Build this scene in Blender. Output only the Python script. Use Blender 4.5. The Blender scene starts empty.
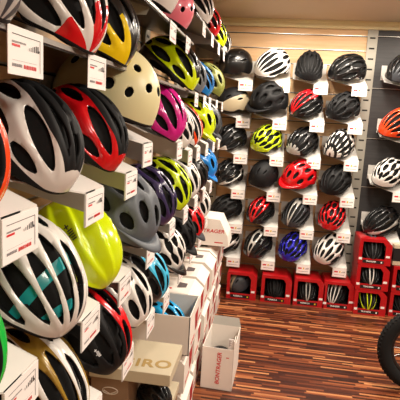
import bpy, math, random
from mathutils import Vector, Matrix
random.seed(7)
S = bpy.context.scene
COL = S.collection
H = 1.43                                  # eye height above the floor
PI = math.pi
rad = math.radians

# ------------------------------------------------------------------ materials
_m = {}
def srgb(h):
    c = [int(h[i:i+2], 16) / 255 for i in (0, 2, 4)]
    return tuple((x / 12.92 if x <= .04045 else ((x + .055) / 1.055) ** 2.4) for x in c) + (1,)

def mat(name, hexc, rough=.5, metal=0., coat=0., noise=0., scale=40., bump=0.):
    if name in _m: return _m[name]
    m = bpy.data.materials.new(name); m.use_nodes = True
    nt = m.node_tree; b = nt.nodes['Principled BSDF']
    c = srgb(hexc)
    b.inputs['Base Color'].default_value = c
    b.inputs['Roughness'].default_value = rough
    b.inputs['Metallic'].default_value = metal
    if name.startswith('helmet') and rough > .55: b.inputs['Specular IOR Level'].default_value = .3
    b.inputs['Coat Weight'].default_value = coat
    b.inputs['Coat Roughness'].default_value = .08
    if noise or bump:
        tc = nt.nodes.new('ShaderNodeTexCoord'); nz = nt.nodes.new('ShaderNodeTexNoise')
        nz.inputs['Scale'].default_value = scale; nz.inputs['Detail'].default_value = 4
        nt.links.new(tc.outputs['Object'], nz.inputs['Vector'])
        if noise:
            mx = nt.nodes.new('ShaderNodeMix'); mx.data_type = 'RGBA'
            mx.inputs['A'].default_value = tuple(x * (1 - noise) for x in c[:3]) + (1,)
            mx.inputs['B'].default_value = tuple(min(1, x * (1 + noise)) for x in c[:3]) + (1,)
            nt.links.new(nz.outputs['Fac'], mx.inputs['Factor'])
            nt.links.new(mx.outputs['Result'], b.inputs['Base Color'])
        if bump:
            bp = nt.nodes.new('ShaderNodeBump'); bp.inputs['Strength'].default_value = bump
            bp.inputs['Distance'].default_value = .002
            nt.links.new(nz.outputs['Fac'], bp.inputs['Height'])
            nt.links.new(bp.outputs['Normal'], b.inputs['Normal'])
    _m[name] = m
    return m

def wood_mat(name, dark, light, axis_scale=(1.2, 1.2, 18), rough=.5):
    if name in _m: return _m[name]
    m = bpy.data.materials.new(name); m.use_nodes = True
    nt = m.node_tree; b = nt.nodes['Principled BSDF']; b.inputs['Roughness'].default_value = rough
    tc = nt.nodes.new('ShaderNodeTexCoord'); mp = nt.nodes.new('ShaderNodeMapping')
    mp.inputs['Scale'].default_value = axis_scale
    nz = nt.nodes.new('ShaderNodeTexNoise'); nz.inputs['Scale'].default_value = 3; nz.inputs['Detail'].default_value = 6
    nz.inputs['Distortion'].default_value = .4
    cr = nt.nodes.new('ShaderNodeValToRGB')
    cr.color_ramp.elements[0].position = .3; cr.color_ramp.elements[0].color = srgb(dark)
    cr.color_ramp.elements[1].position = .7; cr.color_ramp.elements[1].color = srgb(light)
    L = nt.links.new
    L(tc.outputs['Object'], mp.inputs['Vector']); L(mp.outputs['Vector'], nz.inputs['Vector'])
    L(nz.outputs['Fac'], cr.inputs['Fac']); L(cr.outputs['Color'], b.inputs['Base Color'])
    _m[name] = m
    return m

def floor_mat():
    """narrow parquet strips running across the aisle, each strip its own tone"""
    m = bpy.data.materials.new('strip parquet'); m.use_nodes = True
    nt = m.node_tree; N = nt.nodes.new; L = nt.links.new
    b = nt.nodes['Principled BSDF']
    tc = N('ShaderNodeTexCoord'); sep = N('ShaderNodeSeparateXYZ'); L(tc.outputs['Object'], sep.inputs[0])
    def mth(op, a, c=None, v=None):
        n = N('ShaderNodeMath'); n.operation = op; L(a, n.inputs[0])
        if c is not None: L(c, n.inputs[1])
        if v is not None: n.inputs[1].default_value = v
        return n.outputs[0]
    row = mth('FLOOR', mth('DIVIDE', sep.outputs['Y'], v=.0145))
    wn = N('ShaderNodeTexWhiteNoise'); wn.noise_dimensions = '1D'; L(row, wn.inputs['W'])
    off = mth('MULTIPLY', wn.outputs['Value'], v=3.7)
    xs = mth('DIVIDE', sep.outputs['X'], v=.24)
    seg = mth('FLOOR', mth('ADD', xs, off))
    cmb = N('ShaderNodeCombineXYZ'); L(row, cmb.inputs[0]); L(seg, cmb.inputs[1])
    w2 = N('ShaderNodeTexWhiteNoise'); w2.noise_dimensions = '2D'; L(cmb.outputs[0], w2.inputs['Vector'])
    mp = N('ShaderNodeMapping'); mp.inputs['Scale'].default_value = (2.5, 90, 1)
    L(tc.outputs['Object'], mp.inputs['Vector'])
    nz = N('ShaderNodeTexNoise'); nz.inputs['Scale'].default_value = 1.5; nz.inputs['Detail'].default_value = 3
    L(mp.outputs[0], nz.inputs['Vector'])
    sc = mth('ADD', mth('MULTIPLY', w2.outputs['Value'], v=.78), mth('MULTIPLY', nz.outputs['Fac'], v=.25))
    cr = N('ShaderNodeValToRGB'); L(sc, cr.inputs['Fac'])
    e = cr.color_ramp.elements
    e[0].position = .08; e[0].color = srgb('2a130c')
    e[1].position = .92; e[1].color = srgb('c98a58')
    for p, c in ((.36, '431d10'), (.6, '6f371e'), (.8, '965430')):
        k = e.new(p); k.color = srgb(c)
    L(cr.outputs['Color'], b.inputs['Base Color'])
    b.inputs['Roughness'].default_value = .38
    return m

WHITE_TAG = mat('white card', 'f2ece8', .6)
INK = mat('black print', '2a2626', .6)
INKG = mat('grey print', '8a8486', .6)
RED_INK = mat('red print', 'd3262c', .5)
YEL_INK = mat('yellow print', 'e2b91e', .5)
TRAY = mat('white powder coated steel', 'dcd8d2', .45, noise=.03, scale=6)
STEEL = mat('grey beige steel upright', 'a39e92', .5, metal=.3, noise=.05, scale=12)
SLOT = mat('slot dark', '1d1a18', .8)
SHELF = mat('dark shelf board', '3b3836', .35, noise=.1, scale=8)
ALU = mat('aluminium strip', 'd5d0c8', .3, metal=.7)
FOAM = mat('black foam', '0d0d0e', .85, bump=.2, scale=300)
STRAP = mat('black webbing', '141416', .8)
CARDB = mat('white carton board', 'efe6dc', .6, noise=.03, scale=5)
CARDG = mat('grey inside carton', 'b9b6ae', .7, noise=.04, scale=8)
KRAFT = mat('kraft cream carton', 'c4b79c', .65, noise=.05, scale=9)
KRAFTD = mat('brown carton', '8a6a50', .7, noise=.05, scale=9)
GOLDP = mat('tan print', 'a98c55', .5)
REDBOX = mat('glossy red carton', 'b31018', .35, coat=.2, noise=.05, scale=8)
REDIN = mat('red paper', 'b3161f', .55)
BLKBOX = mat('black carton', '151113', .55)
BIRCH = wood_mat('birch slat board', 'd8ab7a', 'e6bf90')
DARKW = wood_mat('anthracite slat board', '2f2d2e', '3a3838')

# ------------------------------------------------------------------ mesh tools
class MB:
    def __init__(s): s.v = []; s.f = []; s.m = []
    def quad(s, pts, mi=0):
        i = len(s.v); s.v += [tuple(p) for p in pts]; s.f.append(tuple(range(i, i + len(pts)))); s.m.append(mi); return s
    def box(s, x0, x1, y0, y1, z0, z1, mi=0, mt=None):
        P = [Vector((x, y, z)) for z in (z0, z1) for y in (y0, y1) for x in (x0, x1)]
        if mt is not None: P = [mt @ p for p in P]
        i = len(s.v); s.v += [tuple(p) for p in P]
        for q in ((0, 2, 3, 1), (4, 5, 7, 6), (0, 1, 5, 4), (2, 6, 7, 3), (0, 4, 6, 2), (1, 3, 7, 5)):
            s.f.append(tuple(i + k for k in q)); s.m.append(mi)
        return s
    def prism(s, poly, y0, y1, mi=0, mt=None):
        """polygon in x,z extruded along y"""
        n = len(poly); i = len(s.v)
        P = [Vector((x, y, z)) for y in (y0, y1) for x, z in poly]
        if mt is not None: P = [mt @ p for p in P]
        s.v += [tuple(p) for p in P]
        s.f.append(tuple(i + k for k in range(n))); s.m.append(mi)
        s.f.append(tuple(i + n + k for k in reversed(range(n)))); s.m.append(mi)
        for k in range(n):
            a = k; b = (k + 1) % n
            s.f.append((i + b, i + a, i + n + a, i + n + b)); s.m.append(mi)
        return s
    def tube(s, pts, r, n=8, mi=0, closed=False):
        pts = [Vector(p) for p in pts]; N = len(pts); i0 = len(s.v)
        for k, p in enumerate(pts):
            if closed: t = pts[(k + 1) % N] - pts[k - 1]
            else: t = pts[min(k + 1, N - 1)] - pts[max(k - 1, 0)]
            t.normalize(); a = Vector((0, 1, .01)) if closed else (Vector((0, 0, 1)) if abs(t.z) < .9 else Vector((1, 0, 0)))
            u = t.cross(a).normalized(); w = t.cross(u).normalized()
            rr = r[k] if isinstance(r, (list, tuple)) else r
            for j in range(n):
                q = p + (u * math.cos(2 * PI * j / n) + w * math.sin(2 * PI * j / n)) * rr
                s.v.append(tuple(q))
        for k in range(N if closed else N - 1):
            for j in range(n):
                a = i0 + k * n + j; b = i0 + k * n + (j + 1) % n
                c = i0 + ((k + 1) % N) * n + (j + 1) % n; d = i0 + ((k + 1) % N) * n + j
                s.f.append((a, b, c, d)); s.m.append(mi)
        if not closed:
            s.f.append(tuple(i0 + j for j in reversed(range(n)))); s.m.append(mi)
            s.f.append(tuple(i0 + (N - 1) * n + j for j in range(n))); s.m.append(mi)
        return s
    def mesh(s, name, mats, smooth=False):
        me = bpy.data.meshes.new(name); me.from_pydata(s.v, [], s.f)
        for m in mats: me.materials.append(m)
        for p, k in zip(me.polygons, s.m): p.material_index = k; p.use_smooth = smooth
        me.update(); return me

def link(name, me, parent=None, mtx=None, bevel=0):
    o = bpy.data.objects.new(name, me); COL.objects.link(o)
    if parent: o.parent = parent
    if mtx is not None: o.matrix_local = mtx
    if bevel:
        b = o.modifiers.new('bevel', 'BEVEL'); b.width = bevel; b.segments = 2; b.limit_method = 'ANGLE'
    return o
def tag(o, label, cat, group=None):
    o['label'] = label; o['category'] = cat
    if group: o['group'] = group
    return o
def thing(name, label, cat, mtx, group=None):
    o = bpy.data.objects.new(name, None); COL.objects.link(o); o.matrix_world = mtx; o.empty_display_size = .05
    return tag(o, label, cat, group)
def struct(name, me, mtx=None, parent=None):
    o = link(name, me, parent, mtx)
    if parent is None: o['kind'] = 'structure'
    return o
_txt = {}
def text_mesh(body, size, m, bold=.0, shear=0., depth=.0006, space=1.):
    k = (body, size, m.name, shear)
    if k in _txt: return _txt[k]
    cu = bpy.data.curves.new('txt', 'FONT'); cu.body = body; cu.size = size; cu.extrude = depth / 2
    cu.offset = bold; cu.shear = shear; cu.align_x = 'CENTER'; cu.align_y = 'CENTER'; cu.space_character = space
    o = bpy.data.objects.new('txt', cu); COL.objects.link(o)
    dg = bpy.context.evaluated_depsgraph_get(); dg.update()
    me = bpy.data.meshes.new_from_object(o.evaluated_get(dg)); me.materials.clear(); me.materials.append(m)
    bpy.data.objects.remove(o); _txt[k] = me
    return me
T = Matrix.Translation
def RX(a): return Matrix.Rotation(rad(a), 4, 'X')
def RY(a): return Matrix.Rotation(rad(a), 4, 'Y')
def RZ(a): return Matrix.Rotation(rad(a), 4, 'Z')

# ------------------------------------------------------------------ helmet generator
# a vertex is (x, y, z, theta, phi); theta runs 0 (front) to 180 (rear), phi 0 at the crown, +-90 at the sides
def clip(polys, vs, val):
    """split polygons by the sign of val; returns (positive, negative)"""
    f = [val(v) for v in vs]; cache = {}; pos = []; neg = []
    def cut(a, b):
        k = (a, b) if a < b else (b, a)
        if k not in cache:
            i, j = k; t = f[i] / (f[i] - f[j]); t = min(max(t, .02), .98)
            vs.append(tuple(p + (q - p) * t for p, q in zip(vs[i], vs[j]))); cache[k] = len(vs) - 1
        return cache[k]
    for P in polys:
        fs = [f[i] for i in P]
        if min(fs) >= 0: pos.append(P); continue
        if max(fs) < 0: neg.append(P); continue
        a = []; b = []
        for k in range(len(P)):
            i = P[k]; j = P[(k + 1) % len(P)]
            (a if f[i] >= 0 else b).append(i)
            if (f[i] >= 0) != (f[j] >= 0):
                c = cut(i, j); a.append(c); b.append(c)
        if len(a) > 2: pos.append(a)
        if len(b) > 2: neg.append(b)
    return pos, neg

def sm(a, b, x):
    t = min(1, max(0, (x - a) / (b - a))); return t * t * (3 - 2 * t)

SHAPES = dict(
 # dims: half length, half width, height; vents (theta, phi, half theta, half phi, sway)
 road=dict(d=(.146, .106, .148), vents=[(40, 0, 17, 8, 0), (84, 0, 22, 8.5, 0), (134, 0, 20, 9, 0),
      (56, 25, 27, 8.5, -.08), (112, 25, 23, 8.5, .1), (150, 28, 12, 9, 0), (50, 50, 20, 9, -.1), (96, 49, 22, 9, 0), (138, 52, 16, 10, 0),
      (66, 74, 20, 8.5, .05), (108, 73, 18, 8.5, 0), (146, 80, 12, 9, 0), (88, 94, 20, 6, 0)]),
 slim=dict(d=(.15, .104, .15), vents=[(58, 0, 38, 7, 0), (134, 0, 24, 8, 0), (64, 20, 44, 7.4, -.05), (142, 24, 20, 8, 0),
      (62, 40, 38, 7.4, -.06), (130, 46, 22, 8, 0), (72, 60, 38, 7.6, 0), (140, 70, 18, 8, 0), (86, 80, 36, 7, 0), (100, 98, 24, 5, 0)]),
 race=dict(d=(.152, .108, .146), vents=[(46, 0, 26, 9, 0), (104, 0, 28, 8.5, 0), (150, 0, 12, 9, 0),
      (60, 25, 34, 8, -.12), (124, 25, 26, 8, .12), (54, 50, 26, 8.5, -.1), (108, 48, 26, 8.5, .1), (150, 50, 13, 11, 0), (70, 74, 26, 8, 0), (124, 72, 18, 8, 0), (92, 94, 22, 6, 0)]),
 twin=dict(d=(.152, .106, .148), vents=[(52, 0, 22, 4, 0), (106, 0, 24, 4.5, 0), (150, 0, 10, 8, 0), (78, 15, 38, 4.2, -.04), (140, 17, 14, 6, 0),
      (66, 43, 32, 10, -.16), (124, 41, 18, 9, .1), (108, 68, 24, 8.5, 0), (60, 69, 18, 6.5, 0), (150, 62, 12, 10, 0), (88, 92, 26, 6.5, 0)]),
 net=dict(d=(.146, .108, .15), vents=[(34, 0, 13, 11, 0), (66, 0, 15, 8, 0), (100, 0, 16, 8, 0), (136, 0, 16, 9, 0),
      (48, 22, 17, 8, .2), (84, 22, 18, 8, -.2), (120, 23, 18, 8, .2), (152, 30, 10, 9, 0), (46, 45, 17, 8.5, .2), (78, 43, 16, 8, -.2), (108, 45, 15, 8, .2),
      (140, 52, 14, 9, 0), (60, 66, 18, 8, .1), (96, 66, 18, 8, -.1), (130, 74, 13, 8, 0), (82, 88, 20, 7, 0), (116, 92, 12, 6, 0)]),
 trail=dict(d=(.145, .113, .152), drop=.022, vents=[(48, 0, 15, 9, 0), (98, 14, 14, 6, .2), (60, 30, 15, 8, -.2), (104, 42, 16, 7, .1),
      (138, 22, 13, 9, 0), (62, 60, 13, 8, 0), (100, 70, 15, 7, 0), (138, 58, 12, 9, 0)]),
 skate=dict(d=(.138, .114, .158), round=True, smooth=True, drop=.012, vents=[(36, 16, 5, 9, 0), (60, 24, 5, 5.5, 0), (90, 14, 4.6, 4.8, 0), (66, 62, 6, 6, 0), (44, 52, 5, 7, 0), (118, 62, 5.5, 6, 0),
      (120, 20, 5, 6, 0), (92, 38, 5, 5, 0), (146, 28, 5, 9, 0)]),
 urban=dict(d=(.142, .11, .152), smooth=True, drop=.012, vents=[(56, 0, 15, 4, 0), (66, 30, 13, 3.5, .1), (112, 24, 15, 3.5, 0), (104, 56, 12, 4, 0), (140, 0, 12, 5, 0)]),
 aero=dict(d=(.156, .108, .152), crease=True, vents=[(158, 14, 7, 9, 0)]),
)
def make_grid(shape, nth, nph):
    sp = SHAPES[shape]; a, b, c = sp['d']; drop = sp.get('drop', 0)
    vents = []
    for t, p, L, W, s in sp['vents']:
        vents.append((t, p, L, W, s))
        if p: vents.append((t, -p, L, W, -s))
    rnd = sp.get('round')
    def vf(th, ph):
        best = -9
        for t, p, L, W, s in vents:
            dt = (th - t); dp = ph - p - s * dt
            if rnd: q = math.hypot(dt / L, dp / W)
            else: q = (abs(dt / L) ** 1.7 + abs(dp / W) ** 2) ** .5
            if 1 - q > best: best = 1 - q
        return best
    vs = []; polys = []
    PH = 128
    for i in range(nth + 1):
        th = 180 * i / nth
        th = min(max(th, .6), 179.4); ct = math.cos(rad(th)); st = math.sin(rad(th)) ** .82
        for j in range(nph + 1):
            ph = -PH + 2 * PH * j / nph
            sy = math.sin(rad(ph)); cz = math.cos(rad(ph))
            v = vf(th, ph)
            k = 1.0
            if sp.get('crease'): u = (ph / 30 + .55 * math.sin(rad(th * 1.5)) + 20) % 1; k += .15 * (u / .72 if u < .72 else (1 - u) / .28) * math.sin(rad(th)) ** .7 - .05
            elif not sp.get('smooth'):
                k += .055 * sm(0, .55, -v) * math.sin(rad(th)) ** .5
                k -= .02 * (1 - abs(math.cos(rad(ph * 3)))) 
            x = a * ct * (1.0 if ct > 0 else 1.04)
            y = b * st * k * (abs(sy) ** .93) * (1 if sy > 0 else -1) * (1 - .07 * ct)
            z = c * st * k * (cz if cz > 0 else cz * .8) * (1 + .03 * ct)
            z += .012 * (abs(ct) ** 3)
            vs.append((x, y, z, th, ph))
    W = nph + 1
    for i in range(nth):
        for j in range(nph):
            q = (i * W + j, i * W + j + 1, (i + 1) * W + j + 1, (i + 1) * W + j)
            polys.append([q[0], q[1], q[2]]); polys.append([q[0], q[2], q[3]])
    def rim(v):
        x = v[0]
        r = -.012 + .03 * sm(.02, a, x) - (.026 + drop) * sm(.0, .09, -x) * (1 - .9 * sm(.115, a, -x)) + .012 * math.exp(-((x - .012) / .03) ** 2)
        return v[2] - r
    return vs, polys, rim, lambda v: -vf(v[3], v[4])

ZONES = {   # positive -> secondary colour
 'plain': None,
 'centre': lambda v: 15 - abs(v[4]),
 'wide': lambda v: 40 - abs(v[4]) - .12 * abs(v[3] - 80),
 'sides': lambda v: abs(v[4]) - 42,
 'alt': lambda v: math.cos(rad(v[4] * 7.4)),
 'front': lambda v: 46 - v[3] + .25 * abs(v[4]),
 'rear': lambda v: v[3] - 112 - .2 * v[4],
 'panel': lambda v: 1 - ((v[3] - 82) / 58) ** 2 - ((abs(v[4]) - 12) / 22) ** 2,
 'twin': lambda v: max(min(31 - abs(v[4]) - .05 * abs(v[3] - 70), v[3] - 26), abs(v[4]) - 78),
 'ends': lambda v: min(44 - v[3], abs(abs(v[4]) - 45) - 14),
 'ends2': lambda v: min(60 - v[3], abs(v[4]) - 30),
 'far': lambda v: min(v[4] + 14, 40 - v[4]) + .12 * (v[3] - 70),
 'half': lambda v: v[4] + 14 * math.sin(rad(v[3] * 3)),
 'zebra': lambda v: math.sin(rad(v[3] * 11 + abs(v[4]) * 3)) - .25,
 'tips': lambda v: max(36 - v[3], v[3] - 135),
 'band': lambda v: 9 - abs(abs(v[4]) - 68),
 'low': lambda v: abs(v[4]) - 78,
}
_mesh = {}
def finish(vs, polys, mats_idx, name):
    used = {}; V = []; F = []
    for P in polys:
        q = []
        for i in P:
            if i not in used: used[i] = len(V); V.append(vs[i][:3])
            if not q or used[i] != q[-1]: q.append(used[i])
        F.append(q)
    me = bpy.data.meshes.new(name); me.from_pydata(V, [], F)
    for p, k in zip(me.polygons, mats_idx): p.material_index = k; p.use_smooth = True
    me.update(); me.validate(); return me

def helmet_meshes(shape, zone, hi):
    key = (shape, zone, hi)
    if key in _mesh: return _mesh[key]
    nth, nph = (60, 76) if hi else (40, 50)
    vs, polys, rim, keep = make_grid(shape, nth, nph)
    polys, _ = clip(polys, vs, rim)
    zmin = min(vs[i][2] for P in polys for i in P)
    edge = lambda v: .011 - rim(v)
    polys, _ = clip(polys, vs, lambda v: max(keep(v), 0 if rim(v) < .012 and False else keep(v)))
    prim, low = polys, []
    # a dark lower edge band, as on in-moulded shells
    low, prim = clip(prim, vs, lambda v: .007 - rim(v))
    sec = []
    if ZONES[zone]:
        sec, prim = clip(prim, vs, ZONES[zone])
    P = prim + sec + low
    me = finish(vs, P, [0] * len(prim) + [1] * len(sec) + [2] * len(low), 'helmet_shell')
    # inner liner
    vs2, p2, rim2, _k = make_grid(shape, 24, 30)
    sc = .86
    vs2 = [(v[0] * .89, v[1] * sc, v[2] * sc, v[3], v[4]) for v in vs2]
    p2, _ = clip(p2, vs2, lambda v: rim2(v) - .006)
    lin_s, lin_p = clip(p2, vs2, lambda v: max(7 - abs(v[3] - 34), 6 - abs(v[3] - 78 - .2 * v[4]), 7 - abs(v[3] - 120)))
    me2 = finish(vs2, lin_p + lin_s, [0] * len(lin_p) + [1] * len(lin_s), 'helmet_liner')
    _mesh[key] = (me, me2, zmin)
    return _mesh[key]

def visor_mesh(shape, L=.055, spread=62):
    a, b, c = SHAPES[shape]['d']; mb = MB(); n = 22; rows = 6
    P = []
    for j in range(rows + 1):
        t = j / rows
        for i in range(n + 1):
            al = rad(-spread + 2 * spread * i / n)
            base = Vector((a * .93 * math.cos(al), b * 1.02 * math.sin(al), .036))
            out = Vector((a * .93 + L, b * .86 * math.sin(al) * 1.1, .034 + .012 * math.cos(al)))
            k = math.cos(al * 90 / spread) ** .6 if abs(al) < rad(spread) - 1e-4 else 0
            out = base + Vector((L * k, 0, .006 * k + .012 * math.cos(al) * k))
            up = Vector((0, 0, .016 * math.sin(t * PI) * k))
            P.append(base.lerp(out, t) + up)
    mb.v = [tuple(p) for p in P]; W = n + 1
    for j in range(rows):
        for i in range(n):
            mb.f.append((j * W + i, j * W + i + 1, (j + 1) * W + i + 1, (j + 1) * W + i)); mb.m.append(0)
    return mb

COLORS = dict(skyblue=('1fa5e0', .2), white=('e9e4de', .22), black=('0c0c0e', .3), matte=('101012', .62), grey=('6c6e72', .45), dgrey=('3a3d42', .4), red=('d8131c', .2),
  orange=('ee4a1c', .2), lime=('c6dd12', .25), neon=('d2e60a', .2), yellow=('f2cf12', .2), green=('19b33f', .2), turq=('2bb5b8', .25), cyan=('42b8e0', .25),
  blue=('1a7fd0', .25), royal=('2424b4', .2), purple=('2f2450', .3), magenta=('d01f86', .2), pink=('f0788a', .3), cream=('d9cfa0', .4), gold=('9c7a26', .3),
  olive=('7d8038', .45), silver=('b8b6b0', .25), champ=('b0a184', .3), greygrain=('5c6168', .5))
def cm(c):
    h, r = COLORS[c]
    return mat('helmet ' + c, h, r, coat=0 if r >= .4 else .5, noise=.12 if c == 'greygrain' else 0, scale=260)

def helmet(kind, label, shape, cols, zone, mtx, yaw=0, pitch=0, roll=0, hi=True, visor=None, liner2=None, scale=1., group=None, decal=None, lift=1.):
    """mtx: frame lying on the tray slope, -y pointing out from the wall"""
    c1, c2 = cols if isinstance(cols, tuple) else (cols, cols)
    me, ml, zmin = helmet_meshes(shape, zone, hi)
    key = ('S', shape, zone, hi, c1, c2)
    if key not in _mesh:
        m1 = me.copy()
        for m in (cm(c1), cm(c2), cm('matte'), FOAM): m1.materials.append(m)
        _mesh[key] = m1
    key2 = ('L', shape, hi, liner2)
    if key2 not in _mesh:
        m2 = ml.copy(); m2.materials.append(FOAM); m2.materials.append(cm(liner2) if liner2 else FOAM)
        _mesh[key2] = m2
    drop = -zmin * scale + abs(math.sin(rad(pitch))) * .13 * scale * lift + abs(math.sin(rad(roll))) * .1 * scale + .002
    M = mtx @ T((0, 0, drop)) @ RZ(-90 - yaw) @ RY(pitch) @ RX(roll) @ Matrix.Scale(scale, 4)
    root = thing(kind, label, 'helmet', M, group)
    sh = link('shell', _mesh[key], root)
    so = sh.modifiers.new('thick', 'SOLIDIFY'); so.thickness = .013; so.offset = -1; so.use_rim = True
    so.material_offset = 3; so.material_offset_rim = 3; so.use_quality_normals = False
    # material_offset pushes inner faces and rims to black foam (clamped to the last slot)
    link('liner', _mesh[key2], root)
    if visor:
        k3 = ('V', shape, visor)
        if k3 not in _mesh: _mesh[k3] = visor_mesh(shape).mesh('visor', [cm(visor)], True)
        v = link('visor', _mesh[k3], root); s2 = v.modifiers.new('t', 'SOLIDIFY'); s2.thickness = .003; s2.offset = 0
    if hi:
        a, b, c = SHAPES[shape]['d']
        k4 = ('F', shape)
        if k4 not in _mesh:
            mb = MB()
            band = [(a * .74 * math.cos(rad(t)), b * .70 * math.sin(rad(t)), .006 - .02 * sm(60, 180, abs(t))) for t in range(-180, 180, 12)]
            i0 = len(mb.v)
            for p in band:
                mb.v += [(p[0], p[1], p[2] - .003 + max(0, zmin * .2)), (p[0], p[1], p[2] + .011)]
            n = len(band)
            for k in range(n):
                q = (k + 1) % n; mb.f.append((2 * k, 2 * q, 2 * q + 1, 2 * k + 1)); mb.m.append(0)
            mb.prism([(-.016, -.014), (.016, -.014), (.02, 0), (.016, .014), (-.016, .014), (-.02, 0)], -.007, .007, 0, T((-a * .80, 0, -.006)) @ RZ(90))
            _mesh[k4] = mb.mesh('fit_band', [STRAP], True)
        link('fit_band', _mesh[k4], root)
    if decal:
        body, cd, th, ph, size = decal
        # small printed mark lying on the shell, found on the shell surface
        best = min(me.vertices, key=lambda v: (v.co - surf(shape, th, ph)).length)
        nrm = best.normal if best.normal.length > 0 else Vector((0, 0, 1))
        tx = Vector((-1, 0, 0)) - nrm * nrm.dot(Vector((-1, 0, 0))); tx.normalize()
        if decal[0].startswith('|'): pass
        ty = nrm.cross(tx)
        Md = Matrix((tx, ty, nrm)).transposed().to_4x4(); Md.translation = best.co + nrm * .0028
        link('logo', text_mesh(body, size, cd, .0004), root, Md)
    return root
def surf(shape, th, ph):
    a, b, c = SHAPES[shape]['d']; st = math.sin(rad(th)) ** .82
    return Vector((a * math.cos(rad(th)), b * st * math.sin(rad(ph)), c * st * math.cos(rad(ph))))

# ------------------------------------------------------------------ price tags and trays
def price_tag_mesh(w, h, style, key):
    if key in _mesh: return _mesh[key]
    mb = MB()
    y = -.0017
    def r(x0, x1, z0, z1, m): mb.quad([(x0 * w, y, z0 * h), (x1 * w, y, z0 * h), (x1 * w, y, z1 * h), (x0 * w, y, z1 * h)], m)
    rr = random.Random(3)
    if style == 'side':
        r(-.40, .40, .83, .845, 1); r(.385, .40, .12, .83, 2)                     # thin frame line, top and right
        x = -.40
        while x < -.02:
            ww = rr.uniform(.012, .03); r(x, x + ww, .66, .70, 2); x += ww + .012
        r(-.40, -.19, .585, .635, 3)                                               # red word
        for k in range(6):                                                         # rising stroke mark
            x = .06 + k * .05; r(x, x + (.012 + .004 * k), .56, .62 + .022 * min(k, 4), 1)
        r(.335, .385, .585, .60, 1); r(.352, .367, .56, .625, 1)
        r(-.40, .30, .30, .305, 2)
        x = -.40
        while x < -.14:
            ww = rr.uniform(.014, .03); r(x, x + ww, .17, .235, 2); x += ww + .01
        x = -.09
        while x < .27:
            ww = rr.uniform(.018, .04); r(x, x + ww, .155, .24, 3); x += ww + .013
    else:
        r(-.42, -.14, .52, .68, 3)
        r(-.04, .06, .50, .70, 4)
        for k in range(6): r(.12 + k * .05, .12 + k * .05 + .025, .52 - .0 * k, .60 + .02 * min(k, 4), 1)
        r(-.38, .36, .22, .27, 2); r(-.38, -.1, .22, .27, 3)
    card = MB().box(-w / 2, w / 2, -.0012, 0, 0, h, 0).mesh('price_tag', [WHITE_TAG])
    _mesh[key] = (card, mb.mesh('print', [WHITE_TAG, INK, INKG, RED_INK, YEL_INK])); return _mesh[key]
def add_tag(pair, parent, M):
    o = link('price_tag', pair[0], parent, M); link('print', pair[1], o); return o

TAG_SIDE = price_tag_mesh(.108, .069, 'side', 'tag_side')
TAG_BACK = price_tag_mesh(.1, .07, 'back', 'tag_back')

def tray_mesh():
    mb = MB(); W = .13; D = .25; t = .0035
    zf, zb = .075, .178; sl = lambda y: zb + (zf - zb) * (-y / D)
    top = [(-W, 0), (W, 0), (W, -D), (.022, -D), (-W, -.15)]
    i = len(mb.v); n = 5
    for dz in (0, -t):
        for x, y in top: mb.v.append((x, y, sl(y) + dz))
    mb.f.append((i + 4, i + 3, i + 2, i + 1, i)); mb.m.append(0)
    mb.f.append(tuple(i + n + k for k in range(n))); mb.m.append(0)
    for k in range(n):
        b = (k + 1) % n; mb.f.append((i + k, i + b, i + n + b, i + n + k)); mb.m.append(0)
    mb.box(-W, W, -.004, 0, .14, .25)                         # back plate
    mb.box(.022, W, -D, -D + .003, .0, zf)                     # front lip
    mb.v += [(W - .003, -D, 0), (W - .003, -D, zf), (W - .003, 0, zb), (W - .003, 0, .06), (W, -D, 0), (W, -D, zf), (W, 0, zb), (W, 0, .06)]
    i = len(mb.v) - 8
    for q in ((0, 1, 2, 3), (7, 6, 5, 4), (0, 4, 5, 1), (1, 5, 6, 2), (2, 6, 7, 3), (3, 7, 4, 0)):
        mb.f.append(tuple(i + k for k in q)); mb.m.append(0)
    return mb.mesh('display_tray', [TRAY])
TRAYM = tray_mesh()
SLOPE = math.degrees(math.atan2(.103, .25))
def slope_frame(M, x=-.01, y=-.13):
    z = .178 + (.075 - .178) * (-y / .25)
    return M @ T((x, y, z)) @ RX(SLOPE)

def tray(M, label, tagm, group, tag_label=None):
    t = thing('display_tray', label, 'tray', M, group)
    link('tray_plate', TRAYM, t)
    add_tag(tagm, t, T((.077, -.2502, .002)))
    return t

# ------------------------------------------------------------------ the room
XL = -.62; YB = 4.02; XR = 3.2; YF = -2.2; ZC = H + .782
ceil_m = mat('brown beige ceiling', 'd9c8ae', .8, noise=.04, scale=3)
wall_m = mat('warm plaster', 'b9a78c', .8, noise=.04, scale=3)
struct('floor', MB().box(XL - .1, XR + .1, YF - .1, YB + .12, -.1, 0).mesh('floor', [floor_mat()]))
struct('ceiling', MB().box(XL - .1, XR + .1, YF - .1, YB + .12, ZC, ZC + .1).mesh('ceiling', [ceil_m]))
def slatwall(x0, x1, z0, z1, board, pitch=.112, off=.0, thick=.02):
    """boards in x-z plane, front at y=0 (facing -y), grooves with a bright metal strip"""
    mb = MB(); z = z1 - off
    edges = [z1]
    while z > z0: edges.append(z); z -= pitch
    edges.append(z0)
    mb.box(x0, x1, .012, thick + .03, z0, z1, 1)
    for a, b in zip(edges[:-1], edges[1:]):
        if a - b < .02: continue
        mb.box(x0, x1, 0, .012, b + .004, a - .004, 0)
        mb.box(x0, x1, -.0015, .011, b + .002, b + .0055, 2)
    return mb.mesh('slatwall', [board, SLOT, ALU])
ztop = H + .728
struct('wall_back', slatwall(XL - .1, .71, 0, ztop, BIRCH, off=.052), T((0, YB, 0)))
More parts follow.
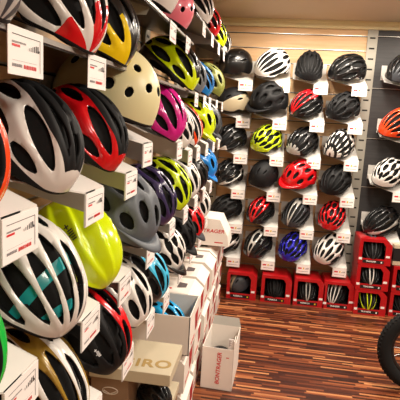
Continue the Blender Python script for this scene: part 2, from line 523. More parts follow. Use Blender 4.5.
struct('wall_back', slatwall(.71, XR + .1, 0, ztop, DARKW, pitch=.39, off=.05), T((0, YB, 0)))
struct('wall_left', slatwall(YF, YB, 0, ZC, BIRCH, off=.13), T((XL, 0, 0)) @ RZ(90))
struct('wall_right', MB().box(XR, XR + .1, YF, YB, 0, ZC).mesh('w', [wall_m]))
struct('wall_front', MB().box(XL, XR, YF - .1, YF, 0, ZC).mesh('w', [wall_m]))
# cornice
cor = MB(); prof = [(0, 0), (-.035, .0), (-.045, .010), (-.045, .028), (-.055, .040), (-.055, .055), (0, .055)]
i = 0
for x in (XL - .1, XR + .1):
    for y, z in prof: cor.v.append((x, YB + y + .01, ztop + z - .002))
n = len(prof)
for k in range(n):
    b = (k + 1) % n; cor.f.append((k, b, n + b, n + k)); cor.m.append(0)
cor.f.append(tuple(range(n))); cor.m.append(0); cor.f.append(tuple(range(n, 2 * n))); cor.m.append(0)
struct('trim_1', cor.mesh('cornice', [mat('cream cornice', 'fff3c4', .45)]))

def upright(M, label, zt, w=.075):
    mb = MB(); mb.box(-w / 2, w / 2, -.018, 0, 0, zt, 0)
    z = .06
    while z < zt - .03:
        mb.box(-w * .27, w * .27, -.0186, -.017, z, z + .012, 1); z += .078
    o = link('slotted_upright', mb.mesh('slotted_upright', [STEEL, SLOT]), None, M)
    return tag(o, label, 'upright', 'slotted wall uprights')
upright(T((.716, YB - .001, 0)), 'beige slotted metal upright between birch boards and dark boards of the back wall', ztop, .075)
upright(T((-.462, YB - .001, 0)), 'grey slotted metal upright on the back wall close to the left corner', ztop, .085)
for y, l in ((1.50, 'grey slotted upright behind the white-and-black helmets, nearest on the left wall'), (2.28, 'grey slotted upright behind the cream skate helmet on the left wall'),
             (3.06, 'grey slotted upright mostly hidden behind far helmets of the left wall'), (3.80, 'grey slotted upright last on the left wall next to the corner')):
    upright(T((XL + .001, y, 0)) @ RZ(90), l, ZC, .085)

# ------------------------------------------------------------------ back wall rows
#            kind, words, shape, colours, zone, yaw, pitch, roll, visor, scale
ROWN = ['back wall top row', 'back wall second row', 'back wall third row', 'back wall fourth row', 'back wall fifth row', 'back wall bottom row']
COLN = ['leftmost', 'second from left', 'third from left', 'rightmost']
BK = [
 [('road_helmet', 'glossy black helmet with small rear visor edge', 'urban', ('black', 'black'), 'plain', 55, 0, 0, None, .97),
  ('road_helmet', 'white helmet with long black slits', 'slim', ('white', 'white'), 'plain', 52, 6, -6, None, 1.0),
  ('road_helmet', 'matte black ribbed helmet facing straight out', 'slim', ('matte', 'matte'), 'plain', 4, 4, 0, None, 1.0),
  ('road_helmet', 'glossy black ribbed helmet turned left', 'race', ('black', 'black'), 'plain', 58, 0, 0, None, 1.0)],
 [('city_helmet', 'dark helmet with a champagne coloured side', 'urban', ('matte', 'champ'), 'sides', 60, 0, 0, None, .93),
  ('mountain_bike_helmet', 'big matte black helmet with a peak', 'trail', ('matte', 'matte'), 'plain', 50, 10, 0, 'matte', 1.08),
  ('road_helmet', 'red and black helmet', 'slim', ('black', 'red'), 'wide', 48, 4, -6, None, .97),
  ('road_helmet', 'black ribbed helmet with broad vents', 'road', ('matte', 'matte'), 'plain', 46, 4, 0, None, .98)],
 [('road_helmet', 'black helmet with white and pink streaks', 'race', ('black', 'white'), 'ends', 42, 4, 0, None, .95),
  ('road_helmet', 'lime yellow helmet with black vents', 'net', ('lime', 'lime'), 'plain', 40, 4, -4, None, .97),
  ('road_helmet', 'black helmet with silver strokes', 'race', ('black', 'silver'), 'tips', 36, 4, 0, None, .98),
  ('road_helmet', 'white helmet with black zebra stripes', 'slim', ('white', 'black'), 'zebra', 34, 4, 0, None, .97)],
 [('road_helmet', 'shiny black helmet with fine silver lines', 'net', ('black', 'silver'), 'band', 36, 2, 0, None, .95),
  ('skate_helmet', 'smooth matte black round helmet', 'urban', ('matte', 'matte'), 'plain', 30, 2, 0, None, .97),
  ('mountain_bike_helmet', 'bright red helmet with a peak', 'trail', ('red', 'red'), 'plain', 48, 8, 0, 'red', 1.0),
  ('road_helmet', 'plain black many-vented helmet', 'race', ('matte', 'matte'), 'plain', 30, 4, 0, None, 1.0)],
 [('road_helmet', 'matte black helmet close to the white cartons', 'race', ('matte', 'matte'), 'plain', 50, 4, 0, None, .93),
  ('road_helmet', 'red helmet with black sides', 'road', ('black', 'red'), 'wide', 30, 4, 0, None, .93),
  ('road_helmet', 'dark grey and silver helmet', 'slim', ('dgrey', 'silver'), 'centre', 28, 4, 0, None, .95),
  ('road_helmet', 'red helmet with black vents all over', 'net', ('red', 'red'), 'plain', 20, 4, 0, None, .95)],
 [('road_helmet', 'white striped helmet half hidden by the cartons', 'slim', ('white', 'black'), 'alt', 55, 4, 0, None, .93),
  ('road_helmet', 'black helmet with silver centre ribs', 'road', ('black', 'silver'), 'centre', 30, 4, 0, None, .97),
  ('road_helmet', 'royal blue helmet', 'net', ('royal', 'royal'), 'plain', 28, 4, 0, None, .97),
  ('road_helmet', 'white helmet with black outlined vents', 'road', ('white', 'black'), 'low', 34, 6, -4, None, 1.0)],
]
for r in range(6):
    for c in range(4):
        kind, words, shp, cols, zone, yaw, pit, rol, vis, sc = BK[r][c]
        X = -.2181 + .28 * c - .077; Z = H + .2437 - .2792 * r - .035
        M = T((X, YB - .002, Z))
        tray(M, 'white tray holding the %s' % words, TAG_BACK, 'display trays on the back wall')
        helmet(kind, '%s, %s in %s' % (words, COLN[c], ROWN[r]), shp, cols, zone,
               slope_frame(M, -.018, -.15), yaw * .95, pit + 11, rol - 4, False, vis, None, sc * .99, 'helmets on the birch back wall', None, .35)
# the dark section at the right
RT = [
 ('road_helmet', 'glossy black helmet, topmost on the dark boards right of the upright', 'race', ('black', 'dgrey'), 'half', 40, .91, .420, 1.0),
 ('road_helmet', 'bright orange-red helmet on the dark boards right of the upright', 'slim', ('orange', 'orange'), 'plain', 58, .925, .015, 1.06),
 ('road_helmet', 'white helmet with black vents on the dark boards right of the upright', 'net', ('white', 'white'), 'plain', 40, .895, -.353, 1.0),
 ('road_helmet', 'black helmet with silver lines on the dark boards above the red cartons', 'slim', ('black', 'silver'), 'band', 55, .885, -.735, 1.04)]
for kind, lab, shp, cols, zone, yaw, X, zc, sc in RT:
    M = T((X + .03, YB - .002, H + zc - .205))
    tray(M, 'white tray under the ' + lab.split(' on the ')[0].split(',')[0] + ' on dark boards', TAG_BACK, 'display trays on the dark boards')
    helmet(kind, lab, shp, cols, zone, slope_frame(M, -.01, -.13), yaw * .95, 14, -4, False, None, None, sc * .99, 'helmets on the dark boards', None, .35)
for zc, lab, cols in ((-.353, 'white striped helmet at the right photo edge on dark boards', ('white', 'black')), (-.735, 'black helmet at the photo edge, lower right of the dark boards', ('black', 'black'))):
    M = T((1.22, YB - .002, H + zc - .205))
    tray(M, 'white tray under the ' + lab.split(',')[0], TAG_BACK, 'display trays on the dark boards')
    helmet('road_helmet', lab, 'road', cols, 'alt', slope_frame(M, -.03, -.135), 45, 20, 0, False, None, None, 1., 'helmets on the dark boards')

# ------------------------------------------------------------------ left wall
def LM(Y, z):            # frame on the left wall: local x runs away from the camera, -y into the aisle
    return T((XL + .001, Y, z)) @ RZ(90)
def lefttray(Y, z, words):
    M = LM(Y, z)
    tray(M, 'white tray holding the ' + words, TAG_SIDE, 'display trays on the left wall')
    return M
MARK = mat('helmet mark white', 'e8e8e8', .4)
def put(row_z, Y, kind, words, shp, cols, zone, yaw=20, pit=0, rol=0, vis=None, l2=None, sc=1., decal=None, where='', x=-.035, y=-.125, shelf=False, hi=True, notray=False):
    if shelf: F = slope_frame_shelf(Y, row_z, x, y)
    else:
        M = LM(Y, row_z) if notray else lefttray(Y, row_z, words)
        F = slope_frame(M, x, y)
    return helmet(kind, words + ' ' + where, shp, cols, zone, F, yaw - 8, pit + 24, rol, hi, vis, l2, sc * .88, 'helmets along the left wall', decal, .12)

SD = .235
def slope_frame_shelf(Y, z, x, y):
    # shelf top: tilts down towards the aisle
    zz = z + .07 * (1 + y / SD)
    return LM(Y, zz) @ T((x, y, .0)) @ RX(math.degrees(math.atan2(.07, SD)))
def shelf(y0, y1, z, label, tags):
    t = thing('display_shelf', label, 'shelf', T((XL + .001, 0, z)) @ RZ(90), 'dark shelves on the left wall')
    mb = MB(); th = .010
    P = [(y0, 0, .07), (y1, 0, .07), (y1, -SD, 0), (y0, -SD, 0)]
    mb.v = P + [(a, b, c - th) for a, b, c in P]
    mb.f = [(0, 3, 2, 1), (4, 5, 6, 7), (0, 1, 5, 4), (1, 2, 6, 5), (2, 3, 7, 6), (3, 0, 4, 7)]; mb.m = [0] * 6
    link('shelf_board', mb.mesh('shelf_board', [SHELF]), t)
    e = MB(); e.box(y0, y1, -SD - .004, -SD, -.007, .002)
    link('edge_strip', e.mesh('edge_strip', [mat('shelf edge', '8d8780', .4)]), t)
    for Y in (1.5, 2.28, 3.06, 3.8):
        if y0 < Y < y1:
            b = MB(); b.quad([(Y - .002, 0, .058), (Y - .002, -SD + .01, -.01), (Y - .002, -SD + .02, -.03), (Y - .002, 0, -.03)])
            b.quad([(Y + .002, 0, .058), (Y + .002, -SD + .01, -.01), (Y + .002, -SD + .02, -.03), (Y + .002, 0, -.03)])
            link('bracket', b.mesh('bracket', [STEEL]), t)
    for ty in tags:
        add_tag(TAG_SIDE, t, T((ty - .055, -SD - .0055, -.067)))
    return t
zA1, zA2, zB = H + .325, H + .47, H + .112
shelf(1.35, 2.26, zA1, 'upper dark shelf carrying the pink skate helmet, ending at the upright', [1.84, 2.16])
shelf(2.30, 3.95, zA2, 'upper dark shelf carrying the red and the lime helmets near the corner', [2.6, 2.95, 3.3, 3.64])
shelf(.20, 3.95, zB, 'long dark shelf carrying the black-and-yellow helmet above eye level', [.77, 1.075, 1.40, 2.47, 2.77, 3.0, 3.37, 3.75])
zC_, zD, zE = H - .232, H - .502, H - .772
W = 'on the upper left shelf'
put(zA1, 1.74, 'skate_helmet', 'white skate helmet with a thin dark line', 'skate', ('white', 'white'), 'plain', 15, sc=1.0, where=W, shelf=True)
put(zA1, 2.04, 'skate_helmet', 'pink skate helmet with round holes', 'skate', ('pink', 'pink'), 'plain', 15, sc=1.0, where=W, shelf=True)
put(zA2, 2.62, 'road_helmet', 'white helmet with black slits', 'slim', ('white', 'white'), 'plain', 10, where=W, shelf=True)
put(zA2, 3.02, 'road_helmet', 'glossy red helmet', 'road', ('red', 'red'), 'plain', 10, where=W, shelf=True)
put(zA2, 3.42, 'road_helmet', 'lime and black helmet', 'race', ('neon', 'black'), 'centre', 10, where=W, shelf=True)
put(zA2, 3.74, 'road_helmet', 'white and black helmet, last before the corner', 'slim', ('white', 'black'), 'alt', 10, where=W, shelf=True)
W = 'on the long left shelf'
put(zB, .66, 'road_helmet', 'grey striped helmet cut off by the photo edge', 'race', ('silver', 'dgrey'), 'alt', 10, where=W, shelf=True, sc=1.02)
put(zB, .98, 'road_helmet', 'big white helmet with red rib ends and black vents', 'race', ('white', 'red'), 'ends', 14, where=W, shelf=True, sc=1.06)
put(zB, 1.21, 'road_helmet', 'black helmet with yellow rib ends', 'twin', ('black', 'yellow'), 'ends2', 10, where=W, shelf=True, sc=1.04)
put(zB, 2.20, 'road_helmet', 'neon yellow helmet with black centre panel', 'twin', ('neon', 'black'), 'twin', 14, where=W, shelf=True, sc=1.08, decal=('ıııııı', INK, 74, -42, .02))
put(zB, 2.52, 'road_helmet', 'grey helmet between the neon and blue ones', 'road', ('grey', 'grey'), 'plain', 10, where=W, shelf=True)
put(zB, 2.85, 'road_helmet', 'bright blue helmet', 'road', ('blue', 'blue'), 'plain', 10, where=W, shelf=True)
put(zB, 3.30, 'mountain_bike_helmet', 'olive green helmet with big holes', 'trail', ('olive', 'olive'), 'plain', 10, where=W, shelf=True, sc=1.06)
W = 'on left trays below eye level'
put(zC_, .60, 'road_helmet', 'orange helmet cut off at the photo edge', 'race', ('orange', 'orange'), 'plain', 10, where=W, sc=1.05)
put(zC_ - .012, .92, 'road_helmet', 'white helmet with a black centre panel', 'twin', ('white', 'matte'), 'twin', 24, where=W, sc=.94, decal=('ax+', MARK, 120, -76, .02))
put(zC_, 1.20, 'road_helmet', 'red helmet with a black centre panel', 'twin', ('red', 'matte'), 'twin', 16, where=W, sc=.93)
put(zC_ + .07, 1.37, 'skate_helmet', 'big cream skate helmet with round holes', 'skate', ('cream', 'cream'), 'low', 30, -16, where=W, sc=1.24)
put(zC_ + .05, 1.90, 'road_helmet', 'glossy magenta helmet', 'twin', ('magenta', 'magenta'), 'plain', 14, where=W, sc=1.06)
put(zC_, 2.18, 'road_helmet', 'white many-vented helmet behind the magenta one', 'net', ('white', 'white'), 'plain', 10, where=W)
put(zC_, 2.44, 'road_helmet', 'white and orange-red helmet', 'slim', ('white', 'orange'), 'alt', 10, where=W)
put(zC_, 2.78, 'mountain_bike_helmet', 'neon yellow helmet with a peak', 'trail', ('neon', 'neon'), 'plain', 12, vis='neon', where=W, sc=1.1)
put(zC_, 3.12, 'mountain_bike_helmet', 'dark slate helmet with a peak', 'trail', ('dgrey', 'dgrey'), 'plain', 12, vis='dgrey', where=W, sc=1.1)
put(zC_, 3.45, 'road_helmet', 'dark brown-black helmet closest to the corner', 'road', ('matte', 'matte'), 'plain', 10, where=W)
W = 'on the middle left trays'
put(zD, .60, 'road_helmet', 'bright green helmet cut off at the photo edge', 'race', ('green', 'green'), 'plain', 10, where=W)
put(zD - .02, .91, 'road_helmet', 'white helmet with turquoise bridges in its vents', 'slim', ('white', 'white'), 'plain', 22, l2='turq', where=W, sc=1.04)
put(zD - .02, 1.17, 'road_helmet', 'smooth neon yellow helmet without vents', 'aero', ('neon', 'neon'), 'plain', 18, where=W, sc=.93, decal=('ıılıı+', INK, 100, -52, .034))
put(zD - .005, 1.46, 'mountain_bike_helmet', 'grey speckled helmet with a peak', 'trail', ('greygrain', 'greygrain'), 'plain', 20, vis='greygrain', where=W, sc=1.1)
put(zD, 1.82, 'road_helmet', 'dark purple helmet', 'road', ('purple', 'purple'), 'plain', 16, where=W, sc=1.04)
put(zD, 2.14, 'road_helmet', 'lime yellow helmet with big black vents', 'road', ('lime', 'lime'), 'plain', 14, where=W, sc=1.06)
put(zD, 2.46, 'road_helmet', 'white helmet with a blue spot', 'road', ('white', 'blue'), 'low', 12, where=W, sc=1.02)
put(zD, 2.78, 'road_helmet', 'shiny black helmet between the white and the blue one', 'road', ('black', 'black'), 'plain', 10, where=W)
put(zD, 3.10, 'mountain_bike_helmet', 'vivid blue helmet with a peak', 'trail', ('blue', 'blue'), 'plain', 10, vis='blue', where=W, sc=1.05)
W = 'on the lowest left trays'
put(zE, .94, 'road_helmet', 'white and dark gold helmet', 'slim', ('gold', 'white'), 'alt', 18, where=W, sc=1.0)
put(zE, 1.225, 'road_helmet', 'black helmet with a red edge', 'race', ('matte', 'red'), 'far', 16, where=W, sc=1.06, decal=('ıılıı+', MARK, 60, -60, .016))
put(zE, 1.50, 'road_helmet', 'white helmet with many black slots', 'road', ('white', 'white'), 'plain', 16, where=W, sc=1.0)
put(zE - .02, 1.77, 'road_helmet', 'black helmet with cyan middle ribs', 'road', ('black', 'cyan'), 'wide', 16, where=W, sc=1.0)
put(zE, 2.08, 'mountain_bike_helmet', 'white and black helmet with a black peak', 'net', ('white', 'black'), 'low', 14, vis='black', where=W, sc=1.04)
put(zE, 2.40, 'mountain_bike_helmet', 'black helmet with a black peak', 'road', ('matte', 'matte'), 'plain', 14, vis='matte', where=W, sc=1.04)
put(zE, 2.70, 'mountain_bike_helmet', 'red helmet with a dark peak', 'road', ('red', 'red'), 'plain', 12, vis='dgrey', where=W, sc=1.04)
put(zE + .06, 2.98, 'road_helmet', 'white helmet with dark oval vents, last of the row', 'road', ('white', 'white'), 'plain', 12, where=W, sc=1.02)

# ------------------------------------------------------------------ white helmet cartons under the left wall
XF = -.292
def open_trapezoid(y, z): return [(y - .035, z), (y + .035, z), (y + .022, z + .065), (y - .022, z + .065)]
def white_box(label, Y0, z0, dY=.272, h=.183, top=True, lift=0, group='white helmet cartons stacked below the left wall', opened=False):
    """carton with a bevelled front top edge; front faces the aisle"""
    x0 = XL + .004; x1 = XF
    root = thing('helmet_carton', label, 'carton', T((0, Y0, z0)), group)
    ch = .045
    if not opened:
        body = MB()
        prof = [(x0, 0), (x1, 0), (x1, h - ch), (x1 - ch * 1.1, h), (x0, h)]
        body.prism(prof, .0015, dY - .0015)
        link('carton_body', body.mesh('carton_body', [CARDB]), root)
    else:
        body = MB(); t = .004
        body.box(x0, x1, 0, dY - .002, 0, t); body.box(x0, x0 + t, 0, dY - .002, 0, h); body.box(x1 - t, x1, 0, dY - .002, 0, h)
        body.box(x0, x1, 0, t, 0, h); body.box(x0, x1, dY - .002 - t, dY - .002, 0, h)
        link('carton_body', body.mesh('carton_body', [CARDB]), root)
    if top and not opened:   # trapezoid window in the top, dark helmet foam behind it
        w = MB(); zz = h + .0012; cx = x1 - .105; cy = dY / 2
        w.quad([(cx - .016, cy - .042, zz), (cx + .030, cy - .030, zz), (cx + .030, cy + .030, zz), (cx - .016, cy + .042, zz)], 0)
        link('window', w.mesh('window', [mat('carton window', '5d5557', .35)]), root)
        d = MB(); rr = .012; cx2 = x1 - .158
        d.quad([(cx2 + rr * 1.4 * math.cos(a * PI / 8), .06 + rr * math.sin(a * PI / 8), zz) for a in range(16)], 0)
        link('red_mark', d.mesh('red_mark', [RED_INK]), root)
    # red die-cut tab on the front
    r = MB(); xx = x1 + .0012
    cy = dY * .74
    r.quad([(xx, cy - .030, .045), (xx, cy + .036, .045), (xx, cy + .052, h - ch - .003), (xx, cy - .048, h - ch - .003)], 0)
    r.quad([(xx + .001, cy - .012, .075), (xx + .001, cy + .012, .075), (xx + .001, cy + .012, .081), (xx + .001, cy - .012, .081)], 1)
    link('front_opening', r.mesh('front_opening', [REDIN, BLKBOX]), root)
    tm = text_mesh('BONTRAGER', .018, RED_INK)
    link('lettering', tm, root.children[0], T((x1 + .001, dY * .40, .03)) @ RZ(90) @ RX(90))
    return root
LAY = ['bottom', 'middle', 'top']
for k in range(6):
    for l in range(3):
        Y0 = 1.98 + .275 * k
        if k == 0 and l == 2: lab = 'open white carton holding a light blue helmet, beside the cream lidded carton'
        else:
            pos = ['nearest', 'second nearest', 'third nearest', 'fourth', 'fifth', 'farthest'][k]
            lab = 'white carton with red cut-out, %s layer, %s column from the camera' % (LAY[l], pos)
        j = random.Random(k * 7 + l).uniform(-.010, .008)
        b = white_box(lab, Y0, .0 + .186 * l, opened=(k == 0 and l == 2), top=(l == 2), dY=.272 if (k == 0 and l == 2) else .238)
        b.location.x += j
helmet('road_helmet', 'light blue helmet lying inside the open white carton', 'road', ('skyblue', 'dgrey'), 'low', T((-.455, 2.115, .186 * 2 + .012)) @ RZ(90), 20, 6, 0, True, None, None, .93, None)
# carton on top of the far end, lettering on its near face
t = thing('helmet_carton', 'white carton with red lettering standing on top of the carton stack by the corner', 'carton', T((-.375, 3.14, .575)) @ Matrix.Diagonal((1.15, 1, 1, 1)))
b = MB(); b.prism([(-.14, 0), (.135, 0), (.125, .07), (.075, .180), (-.10, .190), (-.14, .15)], 0, .26)
link('carton_body', b.mesh('carton_body', [CARDB]), t)
link('lettering', text_mesh('BONTRAGER', .034, RED_INK, .0005, .15), t, T((.005, -.001, .10)) @ RX(90))
w = MB(); w.quad([(.05, -.001, .02), (.10, -.001, .02), (.10, -.001, .027), (.05, -.001, .027)]); link('red_mark', w.mesh('m', [RED_INK]), t)
w = MB(); w.quad([(-.04, .02, .1885), (.0, .02, .1865), (.0, .06, .1865), (-.04, .06, .1885)]); link('window', w.mesh('m', [BLKBOX]), t)

# kraft cartons
t = thing('lidded_carton', 'cream carton lid with large tan GIRO lettering under the white helmet', 'carton', T((-.448, 1.60, H - .985)))
b = MB(); b.box(-.155, .155, 0, .25, .0, .045); link('lid', b.mesh('lid', [KRAFT]), t, None, .002)
link('lettering', text_mesh('GIRO', .078, GOLDP, .0022, 0, .0006, 1.1), t, T((.045, .065, .0456)) @ RZ(4))
b = MB(); b.box(-.150, -.005, .012, .245, -.172, .0); link('carton_body', b.mesh('b', [KRAFTD]), t)
lg = MB(); pts = [(.03 * math.cos(a), .014 * math.sin(a)) for a in [i * 2 * PI / 20 for i in range(20)]]
lg.tube([(x - .075, .0115, z - .055) for x, z in pts], .0022, 6, 0, True)
lg.tube([(-.1, .0115, -.055), (-.075, .0115, -.068), (-.05, .0115, -.055)], .002, 6)
link('logo', lg.mesh('logo', [mat('pale print', 'cbb9a6', .5)]), t)
helmet('road_helmet', 'black helmet under the cream lid, right of the brown carton', 'road', ('matte', 'black'), 'alt', T((-.375, 1.735, H - 1.155)) @ RZ(90), 40, 0, 0, True, None, None, .56)
t = thing('lidded_carton', 'cream lidded carton at the bottom under the brown carton', 'carton', T((-.465, 1.50, 0)))
b = MB(); b.box(-.148, .148, .005, .43, .0, .235); link('carton_body', b.mesh('b', [KRAFTD]), t)
b = MB(); b.box(-.153, .153, 0, .435, .235, .27); link('lid', b.mesh('b', [KRAFT]), t, None, .002)
t = thing('lidded_carton', 'low kraft carton below the gold and red helmets at the bottom left', 'carton', T((-.465, .95, 0)))
b = MB(); b.box(-.148, .148, 0, .5, .0, .30); link('carton_body', b.mesh('b', [KRAFTD]), t)
b = MB(); b.box(-.153, .153, -.005, .505, .30, .34); link('lid', b.mesh('b', [KRAFT]), t, None, .002)

# standing open carton on the floor
t = thing('helmet_carton', 'open white carton standing on the floor with red BONTRAGER lettering running up', 'carton', T((-.183, 2.36, 0)) @ RZ(-3))
w, d, h, k = .084, .30, .235, .003
b = MB()
b.box(-w, w, 0, k, 0, h); b.box(-w, w, d - k, d, 0, h); b.box(-w, -w + k, 0, d, 0, h)
b.box(w - k, w, 0, d, 0, h); b.box(-w, w, 0, d, 0, k)
link('carton_body', b.mesh('b', [CARDB]), t)
f = MB(); f.prism([(0, 0), (.003, 0), (.003, .05), (0, .05)], 0, .07, 0, T((w - .003, .0, h)))
link('side_flap', f.mesh('f', [CARDB]), t)
f = MB(); f.prism([(0, 0), (.17, 0), (.155, .05), (.01, .05)], 0, .003, 0, T((-w, d - .003, h)) @ RX(-12))
link('back_flap', f.mesh('f', [CARDG]), t)
link('lettering', text_mesh('BONTRAGER', .031, RED_INK, .0004, .12), t, T((.008, -.001, .122)) @ RY(-88) @ RX(90))
s = MB(); s.quad([(.045, -.0008, .185), (.06, -.0008, .185), (.06, -.0008, .19), (.045, -.0008, .19)]); link('red_mark', s.mesh('s', [RED_INK]), t)
tt = thing('folded_manual', 'printed paper sheet tucked into the flap of the standing white carton', 'paper', T((-.183, 2.36, 0)) @ RZ(-3))
s = MB(); s.box(.050, .076, .02, .024, .10, .285); 
for q in range(9): s.box(.053, .053 + .006 + .012 * ((q * 5) % 3) / 3, .0192, .02, .245 + .004 * q, .2465 + .004 * q, 1)
link('sheet', s.mesh('sheet', [WHITE_TAG, INKG]), tt)
helmet('road_helmet', 'dark helmet deep inside the standing open carton', 'urban', ('matte', 'matte'), 'plain', T((-.183, 2.51, .02)) @ RZ(0), 0, 0, 0, False, None, None, .70)

# ------------------------------------------------------------------ red display cartons
WDN = ['leftmost', 'second from the left', 'third from the left', 'fourth from the left']
def red_box(label, X0, Z0, words, hcol, zone, shp, Yf=3.70, w=.238, h=.198, dep=.235, yaw=0, hlabel=''):
    t = thing('helmet_carton', label, 'carton', T((X0, Yf, Z0)), 'red display cartons')
    ch = .04
    outer = [(0, 0), (w, 0), (w, h - ch), (w - ch, h), (.006, h), (0, h - .01)]
    inner = [(.026, .048), (w - .046, .048), (w - .046, h - ch - .012), (w - ch - .028, h - .022), (.026, h - .022), (.026, h - .03)]
    b = MB(); n = 6
    for y in (0, .003):
        for P in (outer, inner):
            for x, z in P: b.v.append((x, y, z))
    for k in range(n):
        q = (k + 1) % n
        b.f.append((k, q, n + q, n + k)); b.m.append(0)
        b.f.append((2 * n + k, 3 * n + k, 3 * n + q, 2 * n + q)); b.m.append(0)
        b.f.append((n + k, n + q, 3 * n + q, 3 * n + k)); b.m.append(0)
    i = len(b.v)                                 # walls of the carton
    for y in (0, dep):
        for x, z in outer: b.v.append((x, y, z))
    for k in range(n):
        q = (k + 1) % n; b.f.append((i + k, i + n + k, i + n + q, i + q)); b.m.append(0 if k not in (0,) else 1)
    b.f.append(tuple(i + n + k for k in range(n))); b.m.append(1)
    link('carton_body', b.mesh('carton_body', [REDBOX, BLKBOX]), t)
    l = MB(); l.box(.034, w - .05, -.0015, 0, .012, .036); link('label_strip', l.mesh('l', [BLKBOX]), t)
    link('lettering', text_mesh(words, .016, WHITE_TAG, .0004), t, T((.095, -.002, .0255)) @ RX(90))
    for bx, mm in (((w - .040, w - .012, -.0015, 0, .062, .078), WHITE_TAG), ((.004, .028, -.0015, 0, .035, .052), WHITE_TAG),
                   ((w - .072, w - .062, -.0022, -.0015, .018, .030), YEL_INK if words == 'FORMULA' else WHITE_TAG)):
        link('sticker', MB().box(*bx).mesh('sticker', [mm]), t)
    p = MB(); p.box(.010, w - .010, .02, dep - .01, .003, .040); link('insert', p.mesh('p', [BLKBOX]), t)
    helmet('road_helmet', hlabel, shp, hcol, zone, T((X0 + w / 2 - .010, Yf + .118, Z0 + .040)), yaw, 42, 0, False, None, None, .80, 'helmets inside the red cartons', None, .2)
specs = [(-.253, 'FORMULA', ('dgrey', 'champ'), 'centre', 'urban', 40), (.022, 'FORMULA', ('matte', 'matte'), 'plain', 'slim', 0),
         (.278, 'FORMULA', ('black', 'silver'), 'centre', 'slim', 0), (.507, 'TRANSFER', ('black', 'white'), 'wide', 'slim', 20)]
hw = ['dark helmet with a pale patch', 'all black helmet', 'black helmet with silver middle ribs', 'white ribbed helmet']
for k, (x, wd, hc, zn, sh, yw) in enumerate(specs):
    red_box('red floor carton, %s, with a %s' % (WDN[k], hw[k]), x, .0, wd, hc, zn, sh, Yf=3.70, h=.222, yaw=yw, hlabel=hw[k] + ' in the %s floor carton' % WDN[k])
hw = [('neon and black helmet', ('black', 'neon'), 'alt'), ('white and black helmet', ('black', 'white'), 'centre'), ('dark grey helmet', ('matte', 'dgrey'), 'alt')]
pn = ['bottom', 'middle', 'top']
for k, (a, hc, zn) in enumerate(hw):
    red_box('red carton, %s in the stack of three, with a %s' % (pn[k], a), .735 - .004 * k, .200 * k, 'TRANSFER', hc, zn, 'slim', Yf=3.655, hlabel='%s inside the %s stacked red carton' % (a, pn[k]))
for k in range(2):
    red_box('red window carton right of the stack of three, %s one' % ['lower', 'upper'][k], 1.0, .2 * k, 'FORMULA', ('matte', 'matte'), 'plain', 'slim', Yf=3.68, hlabel='black helmet inside the %s red carton at the right photo edge' % ['lower', 'upper'][k])
t = thing('lidded_carton', 'plain kraft tray carton with black front on top of the right red cartons', 'carton', T((.99, 3.70, .402)))
b = MB(); b.box(0, .30, 0, .24, 0, .03, 0); b.box(.0, .30, .002, .24, .03, .13, 1); b.box(0, .30, 0, .24, .13, .155, 0)
link('carton_body', b.mesh('b', [KRAFT, BLKBOX]), t)

# ------------------------------------------------------------------ child's bicycle at the right edge
t = thing('bicycle', 'black small bicycle wheel with fat tyre entering at the right photo edge', 'bicycle', T((.915, 2.60, 0)))
RUB = mat('black tyre rubber', '080707', .95, bump=.3, scale=200); FR = mat('black bicycle frame', '18181a', .3, coat=.4); CH = mat('brushed metal', '9a9a9a', .3, metal=1)
def wheel(cx, nm):
    R0 = .205; w = MB()
    w.tube([(cx + R0 * math.cos(i * 2 * PI / 64), 0, .245 + R0 * math.sin(i * 2 * PI / 64)) for i in range(64)], .036, 16, 0, True)
    for i in range(64):
        a = i * 2 * PI / 64
        for s_ in (-1, 0, 1):
            p = T((cx, 0, .245)) @ RY(-math.degrees(a)) @ T((R0 + .0345 - abs(s_) * .006, s_ * .018, 0))
            w.box(-.003, .004, -.006, .006, -.005, .005, 0, p)
    tr = link('tyre', w.mesh('tyre', [RUB], True), t)
    r = MB(); r.tube([(cx + .166 * math.cos(i * 2 * PI / 48), 0, .245 + .166 * math.sin(i * 2 * PI / 48)) for i in range(48)], .012, 8, 0, True)
    link('rim', r.mesh('rim', [FR], True), t)
    hb = MB(); hb.tube([(cx, -.05, .245), (cx, -.03, .245), (cx, .03, .245), (cx, .05, .245)], [.008, .02, .02, .008], 12); link('hub', hb.mesh('hub', [CH], True), t)
    for i in range(20):
        a = i * 2 * PI / 20; s_ = 1 if i % 2 else -1; a2 = a + .5 * s_
        sp = MB(); sp.tube([(cx + .018 * math.cos(a2), s_ * .028, .245 + .018 * math.sin(a2)), (cx + .16 * math.cos(a), 0, .245 + .16 * math.sin(a))], .0012, 5)
        link('spoke', sp.mesh('spoke', [CH]), t)
wheel(0, 'front'); wheel(.80, 'rear')
f = MB()
for s_ in (-1, 1): f.tube([(0, s_ * .052, .245), (.05, s_ * .05, .42), (.085, s_ * .04, .50), (.10, 0, .53)], .011, 8)
f.tube([(.10, 0, .52), (.135, 0, .66)], .017, 10); link('fork', f.mesh('fork', [FR], True), t)
f = MB(); f.tube([(.12, 0, .60), (.42, 0, .28)], .019, 10); f.tube([(.13, 0, .64), (.50, 0, .50)], .016, 10); f.tube([(.42, 0, .28), (.53, 0, .60)], .016, 10)
for s_ in (-1, 1): f.tube([(.42, s_ * .03, .28), (.80, s_ * .055, .245)], .009, 8); f.tube([(.50, s_ * .02, .50), (.80, s_ * .055, .245)], .008, 8)
link('frame', f.mesh('frame', [FR], True), t)
f = MB(); f.tube([(.14, 0, .66), (.15, 0, .72), (.15, -.12, .76), (.19, -.26, .77)], .011, 8); f.tube([(.15, 0, .72), (.15, .12, .76), (.19, .26, .77)], .011, 8)
link('handlebar', f.mesh('h', [FR], True), t)
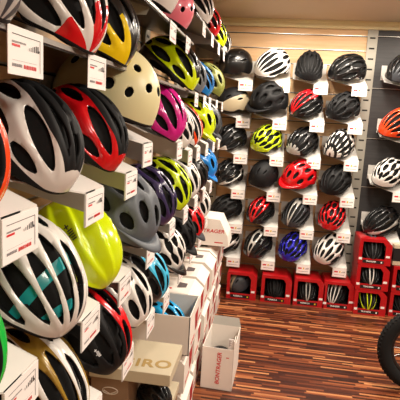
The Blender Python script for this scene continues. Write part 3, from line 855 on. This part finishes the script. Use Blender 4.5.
f = MB(); f.tube([(.46, 0, .64), (.50, 0, .65), (.56, 0, .65), (.64, 0, .66)], [.012, .025, .05, .055], 12); link('saddle', f.mesh('s', [RUB], True), t)
f = MB(); f.tube([(.53, 0, .60), (.545, 0, .64)], .012, 8); link('seat_post', f.mesh('s', [CH], True), t)
f = MB(); f.tube([(.42, -.07, .28), (.42, .07, .28)], .012, 8); f.tube([(.42, -.065, .28), (.34, -.065, .20)], .009, 8); f.tube([(.42, .065, .28), (.50, .065, .36)], .009, 8)
f.box(.29, .39, -.13, -.07, .19, .21); f.box(.45, .55, .07, .13, .35, .37); link('crank', f.mesh('c', [CH], True), t)

# ------------------------------------------------------------------ camera
yaw, pit, rol, f = 0.13649790, 0.17190511, 0.05670308, 481.64336
fw = Vector((-math.sin(yaw) * math.cos(pit), math.cos(yaw) * math.cos(pit), -math.sin(pit)))
r0 = Vector((math.cos(yaw), math.sin(yaw), 0)); u0 = r0.cross(fw)
r_ = r0 * math.cos(rol) + u0 * math.sin(rol); u_ = -r0 * math.sin(rol) + u0 * math.cos(rol)
cam = bpy.data.cameras.new('camera'); cam.sensor_width = 36; cam.lens = f / 400 * 36; cam.clip_start = .02
co = bpy.data.objects.new('camera', cam); COL.objects.link(co)
Mx = Matrix((r_, u_, -fw)).transposed().to_4x4(); Mx.translation = (0, 0, H); co.matrix_world = Mx
S.camera = co

# ------------------------------------------------------------------ light: ceiling lamps
def lamp(x, y, sx, sy, e, col=(1, .895, .76), z=ZC - .03, rot=None):
    l = bpy.data.lights.new('ceiling_light', 'AREA'); l.shape = 'RECTANGLE'; l.size = sx; l.size_y = sy; l.energy = e; l.color = col
    o = bpy.data.objects.new('ceiling_light', l); COL.objects.link(o); o.location = (x, y, z)
    if rot: o.rotation_euler = rot
lamp(.10, 3.3, .2, .2, 15)
lamp(.62, 3.3, .2, .2, 15)
lamp(1.15, 3.45, .2, .2, 8)
lamp(.75, 2.2, .25, .25, 20)
lamp(.75, 1.0, .25, .25, 17)
lamp(.75, -.4, .5, .5, 20)
lamp(1.9, 1.6, .5, .5, 26)
wd = bpy.data.worlds.new('world'); S.world = wd; wd.use_nodes = True
wd.node_tree.nodes['Background'].inputs[0].default_value = (1, .85, .7, 1); wd.node_tree.nodes['Background'].inputs[1].default_value = .15
vs_ = S.view_settings; vs_.view_transform = 'Standard'; vs_.look = 'None'; vs_.gamma = 1; vs_.exposure = .33; vs_.use_curve_mapping = False
